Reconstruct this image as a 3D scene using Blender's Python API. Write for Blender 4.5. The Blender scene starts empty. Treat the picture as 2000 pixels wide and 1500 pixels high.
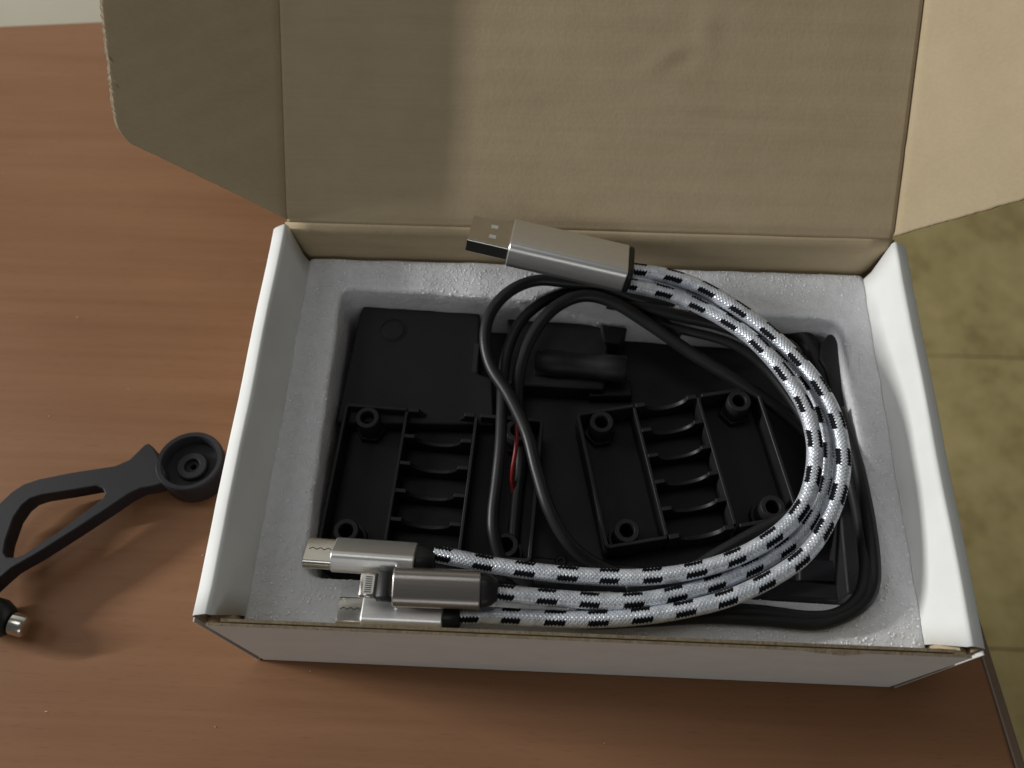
import bpy, bmesh, math, random
from mathutils import Vector, Matrix, noise
random.seed(7)
S = 0.01                      # everything below is written in centimetres
sc = bpy.context.scene
C = sc.collection
R = math.radians

# ---------------------------------------------------------------- camera
cd = bpy.data.cameras.new('camera'); cam = bpy.data.objects.new('camera', cd); C.objects.link(cam)
cam.location = (8.205*S, -4.679*S, 26.624*S)
cam.rotation_euler = (0.485, 0.010, 0.044)
cd.sensor_width = 36.0; cd.lens = 1738.3/2000*36.0
cd.clip_start = 0.01; cd.clip_end = 20
cd.dof.use_dof = True; cd.dof.focus_distance = 0.238; cd.dof.aperture_fstop = 15.0
sc.camera = cam
# ---------------------------------------------------------------- dim room light
w = bpy.data.worlds.new('World'); sc.world = w; w.use_nodes = True
bg = w.node_tree.nodes['Background']; bg.inputs[0].default_value = (1.0, 0.99, 0.93, 1); bg.inputs[1].default_value = 0.082
def area(name, loc, target, power, sx, sy, col):
    l = bpy.data.lights.new(name, 'AREA'); l.shape = 'RECTANGLE'; l.size = sx*S; l.size_y = sy*S
    l.energy = power; l.color = col
    o = bpy.data.objects.new(name, l); C.objects.link(o); o.location = Vector(loc)*S
    o.rotation_euler = (Vector(target)-Vector(loc)).to_track_quat('-Z', 'Y').to_euler()
    return o
KD = Vector((8.6, -0.85, -2.75)).normalized()
tube = area('room_lamp', Vector((6, 6, 4))-KD*150, (6, 6, 4), 20.5, 2.4, 34, (1.0, 0.99, 0.96))     # lamp from the left; long leaning shape made up to soften its shadows
_z = -KD; _y = Vector((0, 0.75, 0.66)); _y = (_y-_z*_y.dot(_z)).normalized(); _x = _y.cross(_z)
tube.rotation_euler = Matrix((_x, _y, _z)).transposed().to_euler()
area('left_fill', (-120, 30, 110), (6, 6, 4), 4.0, 70, 70, (0.97, 0.99, 1.0))  # added soft fill from upper left, lightens the main lamp's shadows
area('ceiling_lamp', (-14, 22, 170), (6, 5, 3), 2.1, 60, 50, (1.0, 1.0, 0.97))
area('front_fill', (25, -170, 75), (8, 4, 3), 3.1, 110, 60, (1.0, 0.99, 0.96))  # unseen fill added in front to brighten front wall and plug sides
sc.view_settings.view_transform = 'Standard'; sc.view_settings.look = 'None'
sc.view_settings.exposure = -0.12; sc.view_settings.gamma = 1.0

# ---------------------------------------------------------------- helpers
def tag(o, label=None, cat=None, group=None, kind=None):
    for k, v in (('label', label), ('category', cat), ('group', group), ('kind', kind)):
        if v: o[k] = v
    return o
def empty(name, loc=(0, 0, 0), rz=0):
    o = bpy.data.objects.new(name, None); C.objects.link(o); o.location = Vector(loc)*S
    o.rotation_euler = (0, 0, rz); o.empty_display_size = 0.01
    return o
def build(name, bm, mats, parent=None, smooth=False, bevel=0, world=True, seg=2):
    """bm is in centimetres; world coordinates unless the parent carries a transform (world=False: local)"""
    bmesh.ops.scale(bm, vec=(S, S, S), verts=bm.verts)
    me = bpy.data.meshes.new(name); bm.to_mesh(me); bm.free()
    o = bpy.data.objects.new(name, me); C.objects.link(o)
    for m in (mats if isinstance(mats, (list, tuple)) else [mats]): me.materials.append(m)
    if parent:
        o.parent = parent
        if world: o.matrix_parent_inverse = PINV(parent)
    if smooth:
        for p in me.polygons: p.use_smooth = True
    if bevel:
        b = o.modifiers.new('bevel', 'BEVEL'); b.width = bevel*S; b.segments = seg; b.limit_method = 'ANGLE'; b.angle_limit = R(35)
        b.harden_normals = False
        for p in me.polygons: p.use_smooth = True
        try: me.set_sharp_from_angle(angle=R(50))
        except Exception: pass
    return o
def PINV(p):
    M = Matrix.LocRotScale(p.location, p.rotation_euler, p.scale)
    if p.parent: M = p.parent.matrix_local @ M if False else M
    return M.inverted()
def prism(bm, pts, z0, z1, mat=0, sidemat=None, M=None):
    """polygon (x,y) list extruded in z; z1 may be a list of heights"""
    n = len(pts)
    zt = z1 if isinstance(z1, (list, tuple)) else [z1]*n
    tf = (lambda v: M @ Vector(v)) if M else Vector
    a = [bm.verts.new(tf((p[0], p[1], z0))) for p in pts]
    b = [bm.verts.new(tf((p[0], p[1], zt[i]))) for i, p in enumerate(pts)]
    fs = [bm.faces.new(b), bm.faces.new(a[::-1])]
    for f in fs: f.material_index = mat
    for i in range(n):
        f = bm.faces.new((a[i], a[(i+1) % n], b[(i+1) % n], b[i])); f.material_index = mat if sidemat is None else sidemat
    return fs
def box(bm, x0, x1, y0, y1, z0, z1, M=None, mat=0):
    prism(bm, [(x0, y0), (x1, y0), (x1, y1), (x0, y1)], z0, z1, mat, None, M)
def fix(bm): bmesh.ops.recalc_face_normals(bm, faces=bm.faces); return bm
def catmull(pts, step):
    P = [Vector(p) for p in pts]; P = [2*P[0]-P[1]]+P+[2*P[-1]-P[-2]]
    raw = []
    for i in range(1, len(P)-2):
        for k in range(40):
            t = k/40; a, b, c, d = P[i-1], P[i], P[i+1], P[i+2]
            raw.append(0.5*((2*b)+(c-a)*t+(2*a-5*b+4*c-d)*t*t+(3*b-a-3*c+d)*t**3))
    raw.append(P[-2])
    for _ in range(6):
        raw = [raw[0]]+[(raw[i-1]+raw[i]*2+raw[i+1])/4 for i in range(1, len(raw)-1)]+[raw[-1]]
    out = [raw[0]]; acc = 0
    for i in range(1, len(raw)):
        seg = (raw[i]-raw[i-1]).length
        while acc+seg >= step:
            t = (step-acc)/seg; q = raw[i-1].lerp(raw[i], t); out.append(q); raw[i-1] = q; seg = (raw[i]-q).length; acc = 0
        acc += seg
    return out
def sweep(bm, pts, r, n=12, rad=None, caps=True, step=0.15, twist=0.0, uvl=None):
    c = catmull(pts, step); T = [(c[min(i+1, len(c)-1)]-c[max(i-1, 0)]).normalized() for i in range(len(c))]
    up = Vector((0, 0, 1)); N = (up-T[0]*up.dot(T[0])).normalized(); rings = []
    for i, q in enumerate(c):
        N = (N-T[i]*N.dot(T[i])).normalized(); B = T[i].cross(N); ring = []
        for k in range(n):
            a = 2*math.pi*k/n; rr = r if rad is None else rad(i*step, k/n, r)
            ring.append(bm.verts.new(q+(N*math.cos(a)+B*math.sin(a))*rr))
        rings.append(ring)
    uv = bm.loops.layers.uv.verify() if uvl else None
    for i in range(len(rings)-1):
        for k in range(n):
            k2 = (k+1) % n
            f = bm.faces.new((rings[i][k], rings[i+1][k], rings[i+1][k2], rings[i][k2])); f.smooth = True
            if uv:
                for l, (a, b) in zip(f.loops, ((i, k), (i+1, k), (i+1, k+1), (i, k+1))):
                    l[uv].uv = (a*step, b/n)
    if caps: bm.faces.new(rings[0]); bm.faces.new(rings[-1][::-1])
    return c
def lathe(bm, prof, n=32, M=None, close=False):
    rings = []
    for (r, z) in prof:
        rings.append([bm.verts.new((M or Matrix()) @ Vector((r*math.cos(2*math.pi*k/n), r*math.sin(2*math.pi*k/n), z))) for k in range(n)])
    m = len(rings)
    for i in range(m if close else m-1):
        a, b = rings[i], rings[(i+1) % m]
        for k in range(n): bm.faces.new((a[k], a[(k+1) % n], b[(k+1) % n], b[k]))
    return rings
def rrect(w, h, r, n=6):
    out = []
    for (cx, cy, a0) in ((w/2-r, h/2-r, 0), (-w/2+r, h/2-r, 90), (-w/2+r, -h/2+r, 180), (w/2-r, -h/2+r, 270)):
        for k in range(n+1):
            a = R(a0+90*k/n); out.append((cx+r*math.cos(a), cy+r*math.sin(a)))
    return out
def loft(bm, secs, M, capA=True, capB=True):
    """secs: list of (x, outline in local y,z)"""
    rings = [[bm.verts.new(M @ Vector((x, a, b))) for a, b in o] for x, o in secs]
    n = len(rings[0])
    for i in range(len(rings)-1):
        for k in range(n): bm.faces.new((rings[i][k], rings[i][(k+1) % n], rings[i+1][(k+1) % n], rings[i+1][k]))
    if capA: bm.faces.new(rings[0][::-1])
    if capB: bm.faces.new(rings[-1])

# ---------------------------------------------------------------- materials
class NT:
    def __init__(s, name):
        s.m = bpy.data.materials.new(name); s.m.use_nodes = True; s.t = s.m.node_tree; s.p = s.t.nodes['Principled BSDF']
    def n(s, typ, **kw):
        nd = s.t.nodes.new(typ)
        for k, v in kw.items():
            if k.startswith('i_'):
                key = k[2:]; key = int(key) if key.isdigit() else key.replace('_', ' ')
                nd.inputs[key].default_value = v
            else: setattr(nd, k, v)
        return nd
    def l(s, a, ao, b, bi): s.t.links.new(a.outputs[ao], b.inputs[bi]); return b
    def coord(s, scale, kind='Object', rot=(0, 0, 0)):
        tc = s.n('ShaderNodeTexCoord'); mp = s.n('ShaderNodeMapping'); mp.inputs['Scale'].default_value = scale; mp.inputs['Rotation'].default_value = rot
        s.l(tc, kind, mp, 'Vector'); return mp
    def noise(s, mp, scale, detail=4, rough=0.5):
        nd = s.n('ShaderNodeTexNoise'); nd.inputs['Scale'].default_value = scale; nd.inputs['Detail'].default_value = detail; nd.inputs['Roughness'].default_value = rough
        s.l(mp, 0, nd, 'Vector'); return nd
    def ramp(s, src, stops, out='Fac'):
        r = s.n('ShaderNodeValToRGB'); e = r.color_ramp.elements
        while len(e) < len(stops): e.new(0.5)
        for k, (p, c) in enumerate(stops): e[k].position = p; e[k].color = (*c, 1) if len(c) == 3 else c
        s.t.links.new(src, r.inputs[0]); return r
    def math(s, op, a, b=None, clamp=False):
        nd = s.n('ShaderNodeMath', operation=op); nd.use_clamp = clamp
        for i, v in enumerate((a, b)):
            if v is None: continue
            if isinstance(v, (int, float)): nd.inputs[i].default_value = v
            else: s.t.links.new(v, nd.inputs[i])
        return nd.outputs[0]
    def mix(s, fac, a, b):
        nd = s.n('ShaderNodeMix', data_type='RGBA')
        for sock, v in ((nd.inputs[0], fac), (nd.inputs[6], a), (nd.inputs[7], b)):
            if isinstance(v, (int, float)): sock.default_value = v
            elif isinstance(v, tuple): sock.default_value = (*v, 1)
            else: s.t.links.new(v, sock)
        return nd.outputs[2]
    def col(s, sock): s.t.links.new(sock, s.p.inputs['Base Color'])
    def bump(s, h, strength, dist, prev=None):
        b = s.n('ShaderNodeBump'); b.inputs['Strength'].default_value = strength; b.inputs['Distance'].default_value = dist
        s.t.links.new(h, b.inputs['Height'])
        if prev: s.t.links.new(prev, b.inputs['Normal'])
        return b.outputs[0]
    def normal(s, sock, key='Normal'): s.t.links.new(sock, s.p.inputs[key])
    def set(s, **kw):
        for k, v in kw.items(): s.p.inputs[k.replace('_', ' ')].default_value = v

def mat_kraft():
    t = NT('kraft_board'); mp = t.coord((1, 1, 1))
    a = t.noise(mp, 60, 5, .6); b = t.noise(mp, 900, 3, .6)
    base = t.ramp(a.outputs['Fac'], [(.25, (.43, .345, .222)), (.75, (.495, .402, .265))])
    c = t.mix(t.math('MULTIPLY', b.outputs['Fac'], .35), base.outputs[0], (.40, .30, .17))
    fb = t.coord((30, 1200, 1200)); fibre = t.noise(fb, 1, 2, .5)
    c = t.mix(t.math('MULTIPLY', t.math('SUBTRACT', fibre.outputs['Fac'], .35, True), .45), c, (.56, .46, .32))
    t.col(c)
    wv = t.n('ShaderNodeTexWave', wave_type='BANDS', bands_direction='Z'); wv.inputs['Scale'].default_value = 60; wv.inputs['Distortion'].default_value = 1.2; wv.inputs['Detail'].default_value = 2; wv.inputs['Detail Scale'].default_value = .6
    t.l(mp, 0, wv, 'Vector')
    h = t.math('ADD', t.math('MULTIPLY', wv.outputs['Fac'], .45), t.math('MULTIPLY', a.outputs['Fac'], .9))
    n1 = t.bump(h, .36, .0005); n2 = t.bump(b.outputs['Fac'], .25, .0002, n1)
    t.normal(n2); t.set(Roughness=.85); t.p.inputs['Specular IOR Level'].default_value = .25
    return t.m
def mat_white():
    t = NT('white_coated_board'); mp = t.coord((1, 1, 1))
    a = t.noise(mp, 90, 4); b = t.noise(mp, 1500, 2)
    c = t.ramp(a.outputs['Fac'], [(.3, (.76, .775, .765)), (.7, (.81, .825, .815))]); t.col(c.outputs[0])
    t.normal(t.bump(b.outputs['Fac'], .15, .0001, t.bump(a.outputs['Fac'], .15, .001)))
    t.p.inputs['Specular IOR Level'].default_value = .25
    t.set(Roughness=.75); return t.m
def mat_edge():
    t = NT('raw_board_edge'); mp = t.coord((1, 1, 1)); a = t.noise(mp, 700, 4, .7)
    c = t.ramp(a.outputs['Fac'], [(.3, (.13, .10, .065)), (.7, (.25, .20, .13))]); t.col(c.outputs[0])
    t.normal(t.bump(a.outputs['Fac'], .6, .0006)); t.set(Roughness=.95); return t.m
def mat_foam():
    t = NT('white_foam'); mp = t.coord((1, 1, 1))
    v = t.n('ShaderNodeTexVoronoi', feature='F1'); v.inputs['Scale'].default_value = 420; t.l(mp, 0, v, 'Vector')
    v2 = t.n('ShaderNodeTexVoronoi', feature='F1'); v2.inputs['Scale'].default_value = 1100; t.l(mp, 0, v2, 'Vector')
    a = t.noise(mp, 260, 3); big = t.noise(mp, 380, 5, .7)
    c = t.ramp(big.outputs['Fac'], [(.3, (.68, .692, .72)), (.7, (.765, .777, .81))]); t.col(c.outputs[0])
    n1 = t.bump(v.outputs['Distance'], .22, .0006); n1 = t.bump(a.outputs['Fac'], .3, .0008, n1)
    n2 = t.bump(v2.outputs['Distance'], 1.0, .0022, n1)
    t.normal(n1); t.normal(n2, 'Coat Normal')
    t.set(Roughness=.55); t.p.inputs['Coat Weight'].default_value = .55; t.p.inputs['Coat Roughness'].default_value = .16
    t.p.inputs['Subsurface Weight'].default_value = .7; t.p.inputs['Subsurface Radius'].default_value = (.004, .004, .004); t.p.inputs['Subsurface Scale'].default_value = .6
    return t.m
def mat_black(name, col, rough, bstr=.2, nscale=1200):
    t = NT(name); mp = t.coord((1, 1, 1)); a = t.noise(mp, nscale, 3); g = t.noise(mp, 90, 4)
    c = t.ramp(g.outputs['Fac'], [(.3, tuple(x*.85 for x in col)), (.7, tuple(x*1.15 for x in col))]); t.col(c.outputs[0])
    t.normal(t.bump(a.outputs['Fac'], bstr, .00025)); t.set(Roughness=rough)
    r = t.ramp(g.outputs['Fac'], [(.3, (rough*.88,)*3), (.7, (min(1, rough*1.12),)*3)]); t.t.links.new(r.outputs[0], t.p.inputs['Roughness']); t.p.inputs['Specular IOR Level'].default_value = .32
    return t.m
def mat_metal(name, col, rough, brush=(60, 3000, 3000)):
    t = NT(name); mp = t.coord(brush); a = t.noise(mp, 1, 3); 
    c = t.ramp(a.outputs['Fac'], [(.3, tuple(x*.92 for x in col)), (.7, col)]); t.col(c.outputs[0])
    t.normal(t.bump(a.outputs['Fac'], .12, .0001)); t.set(Roughness=rough, Metallic=1.0); return t.m
def mat_wood():
    t = NT('reddish_wood_laminate'); rot = (0, 0, R(2))
    m1 = t.coord((6, 105, 105), rot=rot); m2 = t.coord((14, 420, 420), rot=rot); m3 = t.coord((160, 1900, 1900), rot=rot)
    a = t.noise(m1, 1, 5, .55); b = t.noise(m2, 1, 4, .6); c3 = t.noise(m3, 1, 2, .5); mp = t.coord((1, 1, 1)); bl = t.noise(mp, 14, 3)
    k = t.math('ADD', t.math('MULTIPLY', a.outputs['Fac'], .42), t.math('ADD', t.math('MULTIPLY', b.outputs['Fac'], .28), t.math('MULTIPLY', bl.outputs['Fac'], .30)))
    r = t.ramp(k, [(.36, (.228, .108, .052)), (.50, (.258, .127, .063)), (.64, (.285, .144, .074))])
    pores = t.ramp(c3.outputs['Fac'], [(.60, (0, 0, 0)), (.72, (1, 1, 1))])
    c = t.mix(t.math('MULTIPLY', pores.outputs[0], .30), r.outputs[0], (.14, .055, .025)); t.col(c)
    t.normal(t.bump(b.outputs['Fac'], .10, .0004)); t.set(Roughness=.42)
    t.p.inputs['Specular IOR Level'].default_value = .2
    return t.m
def mat_tile():
    t = NT('olive_floor_tile'); mp = t.coord((1, 1, 1), 'Generated'); mo = t.coord((1, 1, 1)); oi = t.n('ShaderNodeObjectInfo')
    a = t.noise(mo, 7, 6, .65); b = t.noise(mo, 28, 4, .6)
    k = t.math('ADD', t.math('MULTIPLY', a.outputs['Fac'], .7), t.math('MULTIPLY', b.outputs['Fac'], .3))
    r = t.ramp(k, [(.34, (.30, .24, .10)), (.5, (.46, .375, .17)), (.66, (.56, .46, .225))]); t.col(r.outputs[0])
    t.set(Roughness=.4); return t.m
def mat_plain(name, col, rough=.6, scale=60):
    t = NT(name); mp = t.coord((1, 1, 1)); a = t.noise(mp, scale, 4)
    c = t.ramp(a.outputs['Fac'], [(.3, tuple(x*.9 for x in col)), (.7, col)]); t.col(c.outputs[0]); t.set(Roughness=rough); return t.m
def mat_braid():
    t = NT('silver_braid_with_black_dashes'); uv = t.n('ShaderNodeUVMap'); sep = t.n('ShaderNodeSeparateXYZ'); t.l(uv, 0, sep, 0)
    u = sep.outputs[0]; v = sep.outputs[1]
    rows = t.math('MULTIPLY', v, 4.0); row = t.math('FLOOR', rows); fr = t.math('FRACT', rows)
    jag = t.math('PINGPONG', t.math('MULTIPLY', u, 1/.085), .5)          # 0..0.5 sawteeth
    d = t.math('ABSOLUTE', t.math('SUBTRACT', fr, t.math('ADD', .40, t.math('MULTIPLY', jag, .34))))
    inrow = t.math('LESS_THAN', d, .245)
    ph = t.math('FRACT', t.math('ADD', t.math('ADD', t.math('MULTIPLY', u, 1/1.06), t.math('MULTIPLY', row, .33)), t.math('MULTIPLY', fr, .10)))
    mp0 = t.coord((1, 1, 1)); wn = t.noise(mp0, 160, 2); ph = t.math('ADD', ph, t.math('MULTIPLY', t.math('SUBTRACT', wn.outputs['Fac'], .5), .16)); dash = t.math('LESS_THAN', ph, .47)
    blk = t.math('MULTIPLY', inrow, dash)
    mp = t.coord((1, 1, 1)); nz = t.noise(mp, 500, 3)
    base = t.ramp(nz.outputs['Fac'], [(.3, (.52, .56, .63)), (.7, (.84, .88, .95))])
    t.col(t.mix(blk, base.outputs[0], (.005, .0055, .008)))
    # fine threads
    th = t.math('SINE', t.math('ADD', t.math('MULTIPLY', u, 300.0), t.math('MULTIPLY', v, 100.5)))
    t.normal(t.bump(th, .25, .00008))
    t.set(Roughness=.30); t.t.links.new(t.math('ADD', t.math('MULTIPLY', t.math('SUBTRACT', 1.0, blk), .75), .12), t.p.inputs['Specular IOR Level']); t.t.links.new(t.math('ADD', t.math('MULTIPLY', blk, .35), .28), t.p.inputs['Roughness'])
    mt = t.math('MULTIPLY', t.math('SUBTRACT', 1.0, blk), .45); t.t.links.new(mt, t.p.inputs['Metallic'])
    return t.m
def mat_cell():
    t = NT('shiny_foam_cell'); mp = t.coord((1, 1, 1)); a = t.noise(mp, 900, 2)
    c = t.ramp(a.outputs['Fac'], [(.3, (.74, .752, .78)), (.7, (.86, .87, .895))]); t.col(c.outputs[0])
    t.set(Roughness=.08); t.p.inputs['Specular IOR Level'].default_value = 1.0
    return t.m
CELL = mat_cell()
KRAFT, WHITE, EDGE, FOAM, WOOD = mat_kraft(), mat_white(), mat_edge(), mat_foam(), mat_wood()
BLACK = mat_black('black_moulded_plastic', (.0125, .0125, .0135), .5)
BLACKF = mat_black('black_textured_plastic', (.015, .015, .016), .62, .35, 2200)
RUBBER = mat_black('black_cable_jacket', (.0135, .0145, .015), .42, .1, 2000)
GREYP = mat_black('dark_grey_plastic', (.0145, .013, .016), .55, .2, 2000)
ALU = mat_metal('brushed_aluminium', (.82, .82, .82), .40)
DALU = mat_metal('dark_brushed_aluminium', (.36, .335, .32), .34)
STEEL = mat_metal('plated_steel', (.70, .68, .64), .22, (300, 300, 300))
BRAID = mat_braid(); RED = mat_plain('red_insulation', (.22, .009, .010), .5); TILE = mat_tile(); GROUT = mat_plain('dark_grout', (.40, .33, .15), .9)
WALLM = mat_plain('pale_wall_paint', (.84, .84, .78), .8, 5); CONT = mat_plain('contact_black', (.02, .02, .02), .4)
PALEC = mat_plain('contact_carrier', (.62, .62, .58), .4); DUST = mat_plain('dust', (.75, .66, .55), .8)
TEDGE = mat_plain('table_edge_band', (.20, .135, .095), .35, 30)

# ---------------------------------------------------------------- the setting
# table top: right edge and far edge as they stand
e = Vector((21.31, 1.05)); d = Vector((0.31, -2.75)).normalized(); b0 = Vector((-15.586, 25.994)); bd = Vector((1, .098)).normalized()
def isect(p, r, q, s):
    c = r.x*s.y-r.y*s.x; t = ((q.x-p.x)*s.y-(q.y-p.y)*s.x)/c; return p+r*t
far_r = isect(e, d, b0, bd); near_r = e+d*60; far_l = b0-bd*60; near_l = far_l+d*90
bm = bmesh.new(); prism(bm, [tuple(near_l), tuple(near_r), tuple(far_r), tuple(far_l)], -3, 0)
table = build('table', fix(bm), WOOD, bevel=.12); tag(table, kind='structure')
bm = bmesh.new(); nrm = Vector((-d.y, d.x)); nrm = nrm if nrm.x > 0 else -nrm
q = [near_r+nrm*.01, near_r+nrm*.36, far_r+nrm*.36, far_r+nrm*.01]
prism(bm, [tuple(x) for x in q], -3, -.12); tb = build('edge_band', fix(bm), TEDGE, table, bevel=.1, seg=3)
FZ = -72
floor = empty('floor', (60, 40, FZ)); tag(floor, kind='structure')
bm = bmesh.new(); box(bm, -200, 260, -200, 104, FZ-4, FZ-.5); build('subfloor', fix(bm), GROUT, floor)
# tiles: laid square to the room
tiles_me = None; random.seed(3)
T = 36.4
for i in range(-4, 8):
    for j in range(-4, 4):
        if i < 0 and j < 1: continue
        x0, y0 = 13.6+i*T, 17+j*T
        if tiles_me is None:
            bm = bmesh.new(); box(bm, -T/2+.08, T/2-.08, -T/2+.08, T/2-.08, -.5, 0)
            o = build('tile', fix(bm), TILE, floor, bevel=.12, world=False); tiles_me = o.data; b_ = o
        else:
            o = b_.copy(); C.objects.link(o); o.parent = floor
        o.location = (Vector((x0+T/2, y0+T/2, FZ+random.uniform(-.02, .02)))-Vector((60, 40, FZ)))*S
bm = bmesh.new(); box(bm, -200, 260, 104.3, 110, FZ-4, 120); wl = build('wall', fix(bm), WALLM); tag(wl, kind='structure')

# ---------------------------------------------------------------- the mailer box
D, H, W = 11.86, 5.235, 19.0
bx = empty('mailer_box', (W/2, D/2, 0))
tag(bx, 'open white mailer box with brown kraft inside, its lid flipped back and foam tray inside', 'cardboard box')
def side_wall(mirror):
    """rolled double wall: outer panel, rounded white rim, inner panel slanting inwards"""
    P = [(.33, .0), (.0, H-.36), (.015, H-.27), (.08, H-.19), (.22, H-.10), (.38, H-.005), (.45, H-.01), (.51, H-.09), (.80, 4.12), (.98, 3.80), (1.12, 2.9), (1.14, .2)]
    th = .15
    I = []
    for i, p in enumerate(P):
        a = Vector(P[max(i-1, 0)]); b = Vector(P[min(i+1, len(P)-1)]); t = (b-a).normalized(); nn = Vector((t.y, -t.x)); I.append(tuple(Vector(p)+nn*th))
    bm = bmesh.new(); n = len(P); ys = [.06]+[D*k/16 for k in range(1, 16)]+[D-.12]
    def ring(y, k_):
        wob = .025*math.sin(y*1.3+(2 if mirror else 0))+.02*noise.noise(Vector((y*.9, mirror*5, 0)))
        out = []
        for j, (x, z) in enumerate(P+I[::-1]):
            jj = j if j < n else 2*n-1-j
            zz = z; yy = y
            if jj >= 7 and y > D-1:      # back end: inner panel corner cut on the slant
                yy = y-(H-.1-z)*.30 if z > 2 else y-.7
            if jj >= 7 and y < 1: yy = y+min(.30, (H-.1-z)*.25)
            xx = x+(wob if jj >= 7 else wob*.4)
            if mirror: xx = W-xx
            out.append(bm.verts.new((xx, yy, zz)))
        return out
    rg = [ring(y, k) for k, y in enumerate(ys)]; m = 2*n
    for i in range(len(rg)-1):
        for j in range(m):
            f = bm.faces.new((rg[i][j], rg[i][(j+1) % m], rg[i+1][(j+1) % m], rg[i+1][j]))
            f.material_index = 0 if j < n-1 else 1
            f.smooth = j < n-1
    for r_ in (rg[0], rg[-1]):
        for j in range(n-1):
            f = bm.faces.new((r_[j], r_[j+1], r_[m-2-j], r_[m-1-j])); f.material_index = 2
    return fix(bm)
build('side_wall', side_wall(False), [WHITE, KRAFT, EDGE], bx)
build('side_wall', side_wall(True), [WHITE, KRAFT, EDGE], bx)
for sx in (0, 1):     # torn-proud outer liner on the raw front ends of the side walls
    X = lambda x: W-x if sx else x
    bm = bmesh.new(); v = [bm.verts.new((X(a), y, z)) for (a, z) in ((.33, .02), (.0, H-.40), (.03, H-.40), (.36, .02)) for y in (-.05, .10)]
    for q in ((0, 1, 3, 2), (2, 3, 5, 4), (4, 5, 7, 6), (6, 7, 1, 0), (0, 2, 4, 6), (1, 7, 5, 3)): bm.faces.new([v[k] for k in q])
    build('edge_liner', fix(bm), WHITE, bx)
# front wall: outer sheet and inner sheet with a gap, raw edges on top
def sheet_front(y, th, x0b, x1b, x0t, x1t, z0, z1, wob, white_out):
    bm = bmesh.new(); N = 60; V = []
    for i in range(N+1):
        t = i/N
        row = []
        for (dy, z, xa, xb) in ((0, z0, x0b, x1b), (0, z1, x0t, x1t), (th, z1, x0t, x1t), (th, z0, x0b, x1b)):
            x = xa+(xb-xa)*t; dip = 0
            if z == z1: dip = wob*noise.noise(Vector((x*1.1, y*7, 0)))*.5
            yy = y+dy+(-.18 if z == z1 else -.03)+(.05*math.sin(t*math.pi)*(1 if z == z1 else .3))*wob*3
            if white_out and z == z1 and dy == 0:
                for cx, ww, aa in ((15.6, .35, .07), (15.05, .28, .03)):
                    yy -= aa*math.exp(-((x-cx)/ww)**2); dip -= aa*.6*math.exp(-((x-cx)/ww)**2)
            row.append(bm.verts.new((x, yy, z+dip)))
        V.append(row)
    for i in range(N):
        for k in range(4):
            f = bm.faces.new((V[i][k], V[i+1][k], V[i+1][(k+1) % 4], V[i][(k+1) % 4]))
            f.material_index = (0 if white_out else 1) if k == 0 else (2 if k == 1 else 1)
    for q_ in (V[0], V[-1]): f = bm.faces.new(q_); f.material_index = 2
    return fix(bm)
build('front_wall', sheet_front(.0, .075, .50, W-.50, .42, W-.42, .02, H-.15, .010, True), [WHITE, KRAFT, EDGE], bx)
build('inner_front_panel', sheet_front(.115, .075, 1.2, W-1.2, .75, W-.75, .2, H-.17, .010, False), [WHITE, KRAFT, EDGE], bx)
# little folded corner gussets standing between front and side walls
for sx in (0, 1):
    bm = bmesh.new(); X = lambda x: W-x if sx else x
    v = [bm.verts.new(p) for p in ((X(.30), .07, .05), (X(.22), .05, H-.8), (X(.45), .08, H-.6), (X(.80), .20, H-1.0), (X(1.02), .5, 1.0), (X(.5), .10, .05))]
    bm.faces.new(v); g = bmesh.ops.extrude_face_region(bm, geom=bm.faces[:]); bmesh.ops.translate(bm, vec=(0, .1, 0), verts=[q for q in g['geom'] if isinstance(q, bmesh.types.BMVert)])
    build('corner_gusset', fix(bm), KRAFT, bx)
# back wall, inside kraft
bm = bmesh.new(); N = 24; V = []
for i in range(N+1):
    t = i/N; x = .40+(W-.80)*t; row = []
    for (yy, z) in ((D-.30, .1), (D-.26, 3.2), (D-.17, H-.30), (D-.07, H-.10), (D-.0, H-.045), (D+.05, H-.10), (D+.02, .1)):
        row.append(bm.verts.new((x, yy+.02*noise.noise(Vector((x*.6, z, 3))), z)))
    V.append(row)
for i in range(N):
    for k in range(7):
        f = bm.faces.new((V[i][k], V[i+1][k], V[i+1][(k+1) % 7], V[i][(k+1) % 7])); f.material_index = 0 if k < 5 else 1; f.smooth = k in (1, 2, 3)
for q_ in (V[0], V[-1]): f = bm.faces.new(q_); f.material_index = 2
build('back_wall', fix(bm), [KRAFT, WHITE, EDGE], bx)
bm = bmesh.new(); box(bm, .36, W-.36, .05, D-.05, .0, .14); build('bottom', fix(bm), KRAFT, bx)
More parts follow.
